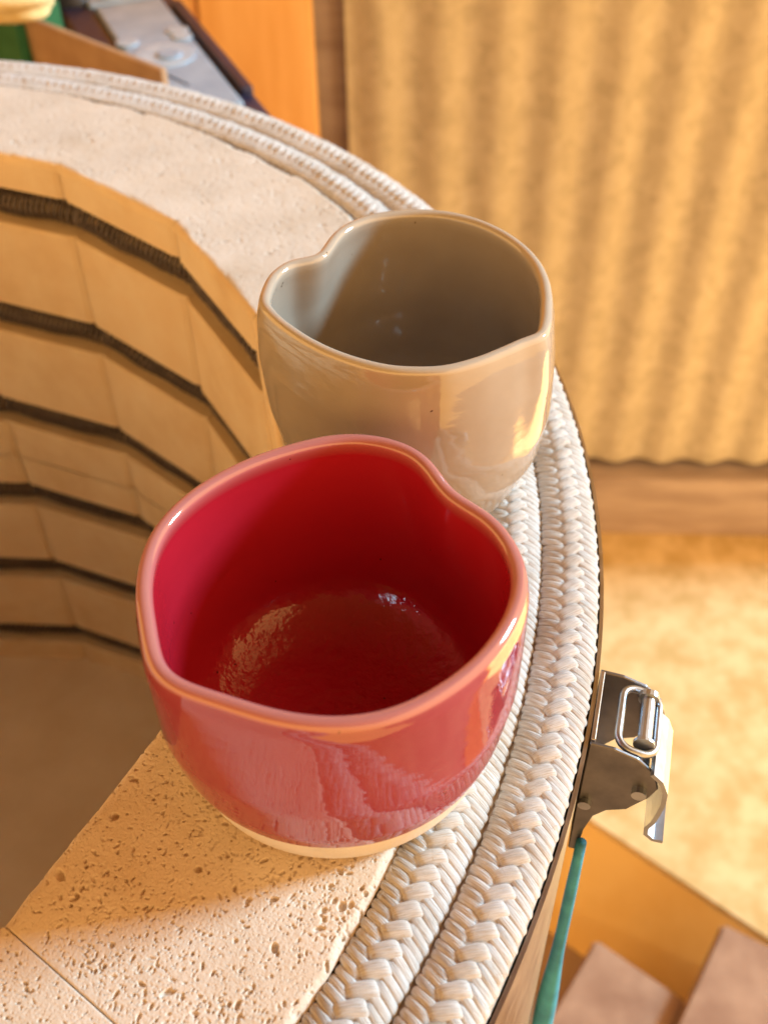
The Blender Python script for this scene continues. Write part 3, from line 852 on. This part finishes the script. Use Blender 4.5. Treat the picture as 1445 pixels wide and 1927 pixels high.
disc('button', um - 0.025, vm + 0.030, 0.010, 0.0016, M_button); disc('button', um + 0.024, vm + 0.040, 0.010, 0.0016, M_button); disc('button', um + 0.024, vm + 0.024, 0.009, 0.0016, M_button)
disc('button', um - 0.012, v1 + 0.03, 0.014, 0.0016, M_button)

# bench top, cut back along the meter's side
def mpt(u, v): return (c0[0] + e1[0] * u - e1[1] * v + 0.55, c0[1] + e1[1] * u + e1[0] * v - 1.02)
bp0 = mpt(u1 + 0.012, v0 - 0.06); bp1 = mpt(u1 + 0.012, v1 + 0.12)
poly = [(-0.75, -0.22), (bp0[0], -0.22), bp0, bp1, (-0.75, bp1[1])]
bm = bmesh.new()
va = [bm.verts.new((x, y, 1.2 + BZ - 0.03)) for x, y in poly]; vb = [bm.verts.new((x, y, 1.2 + BZ - 0.0003)) for x, y in poly]
bm.faces.new(va[::-1]); bm.faces.new(vb)
for i in range(5): bm.faces.new((va[i], va[(i + 1) % 5], vb[(i + 1) % 5], vb[i]))
bm_obj('bench_top', bm, M_bench, bench)
for sx, sy in ((-0.70, -0.18), (-0.70, bp1[1] - 0.05), (bp0[0] - 0.05, -0.18), (bp1[0] - 0.05, bp1[1] - 0.05)):
    bm = bmesh.new(); box_bm(bm, sx - 0.025, sx + 0.025, sy - 0.025, sy + 0.025, 0, 1.2 + BZ - 0.0305, 0.002); bm_obj('leg', bm, M_bench, bench)

# cardboard box in front of the meter
def slab_on(name, px, zt, depth, z0, mat, parent_label, cat):
    a, b = np.array(px); dirv = (b - a) / np.linalg.norm(b - a); nn = np.array([-dirv[1], dirv[0]])
    if nn[1] < 0: nn = -nn
    L = np.linalg.norm(b - a); bm = bmesh.new(); box_bm(bm, 0, L, 0, depth, 0, zt - z0, 0.0015)
    o = bm_obj(name, bm, mat); o.location = (a[0], a[1], z0); o.rotation_euler = (0, 0, math.atan2(dirv[1], dirv[0]))
    tag(o, parent_label, cat); return o
slab_on('cardboard_box', [(-0.32066, 0.98481), (-0.16992, 0.84791)], -0.075, 0.006, BZ, M_card, 'brown cardboard sheet standing against the green box behind the kiln', 'cardboard')
gb = slab_on('green_box', [(-0.49718, 1.11775), (-0.31430, 0.96534)], -0.072, 0.05, BZ, M_green, 'dark green box beside the brown cardboard behind the kiln', 'box')
gb2 = slab_on('green_strip', [(-0.18927, 0.91015), (-0.15637, 0.87663)], -0.100, 0.006, BZ, M_green, 'small green card strip under the end of the meter', 'card')

# yellow sponge on the green box
def lumpy(name, loc, size, mat, seed, label, cat):
    bm = bmesh.new(); bmesh.ops.create_icosphere(bm, subdivisions=4, radius=1)
    r = np.random.default_rng(seed); ks = r.normal(0, 3.0, (6, 3)); ph = r.random(6) * 6.28
    for v in bm.verts:
        c = np.array(v.co); c = np.sign(c) * np.abs(c) ** 0.7
        f = 1 + 0.06 * sum(math.sin(float(k_ @ c) + p_) for k_, p_ in zip(ks, ph)) / 2
        v.co = Vector((c * f * np.array(size)).tolist())
    o = bm_obj(name, bm, mat, smooth=True); o.location = loc; tag(o, label, cat); return o
yp = (-0.30876, 0.94330)
lumpy('yellow_sponge', (yp[0], yp[1], -0.05), (0.040, 0.030, 0.014), M_yellow, 4, 'pale yellow lumpy sponge lying on the green box', 'sponge')
bp_ = (-0.30699, 1.10459)
lumpy('black_pouch', (bp_[0], bp_[1] + 0.02, -0.118), (0.035, 0.05, 0.034), M_black, 9, 'black pouch on the bench between sponge and meter', 'pouch')
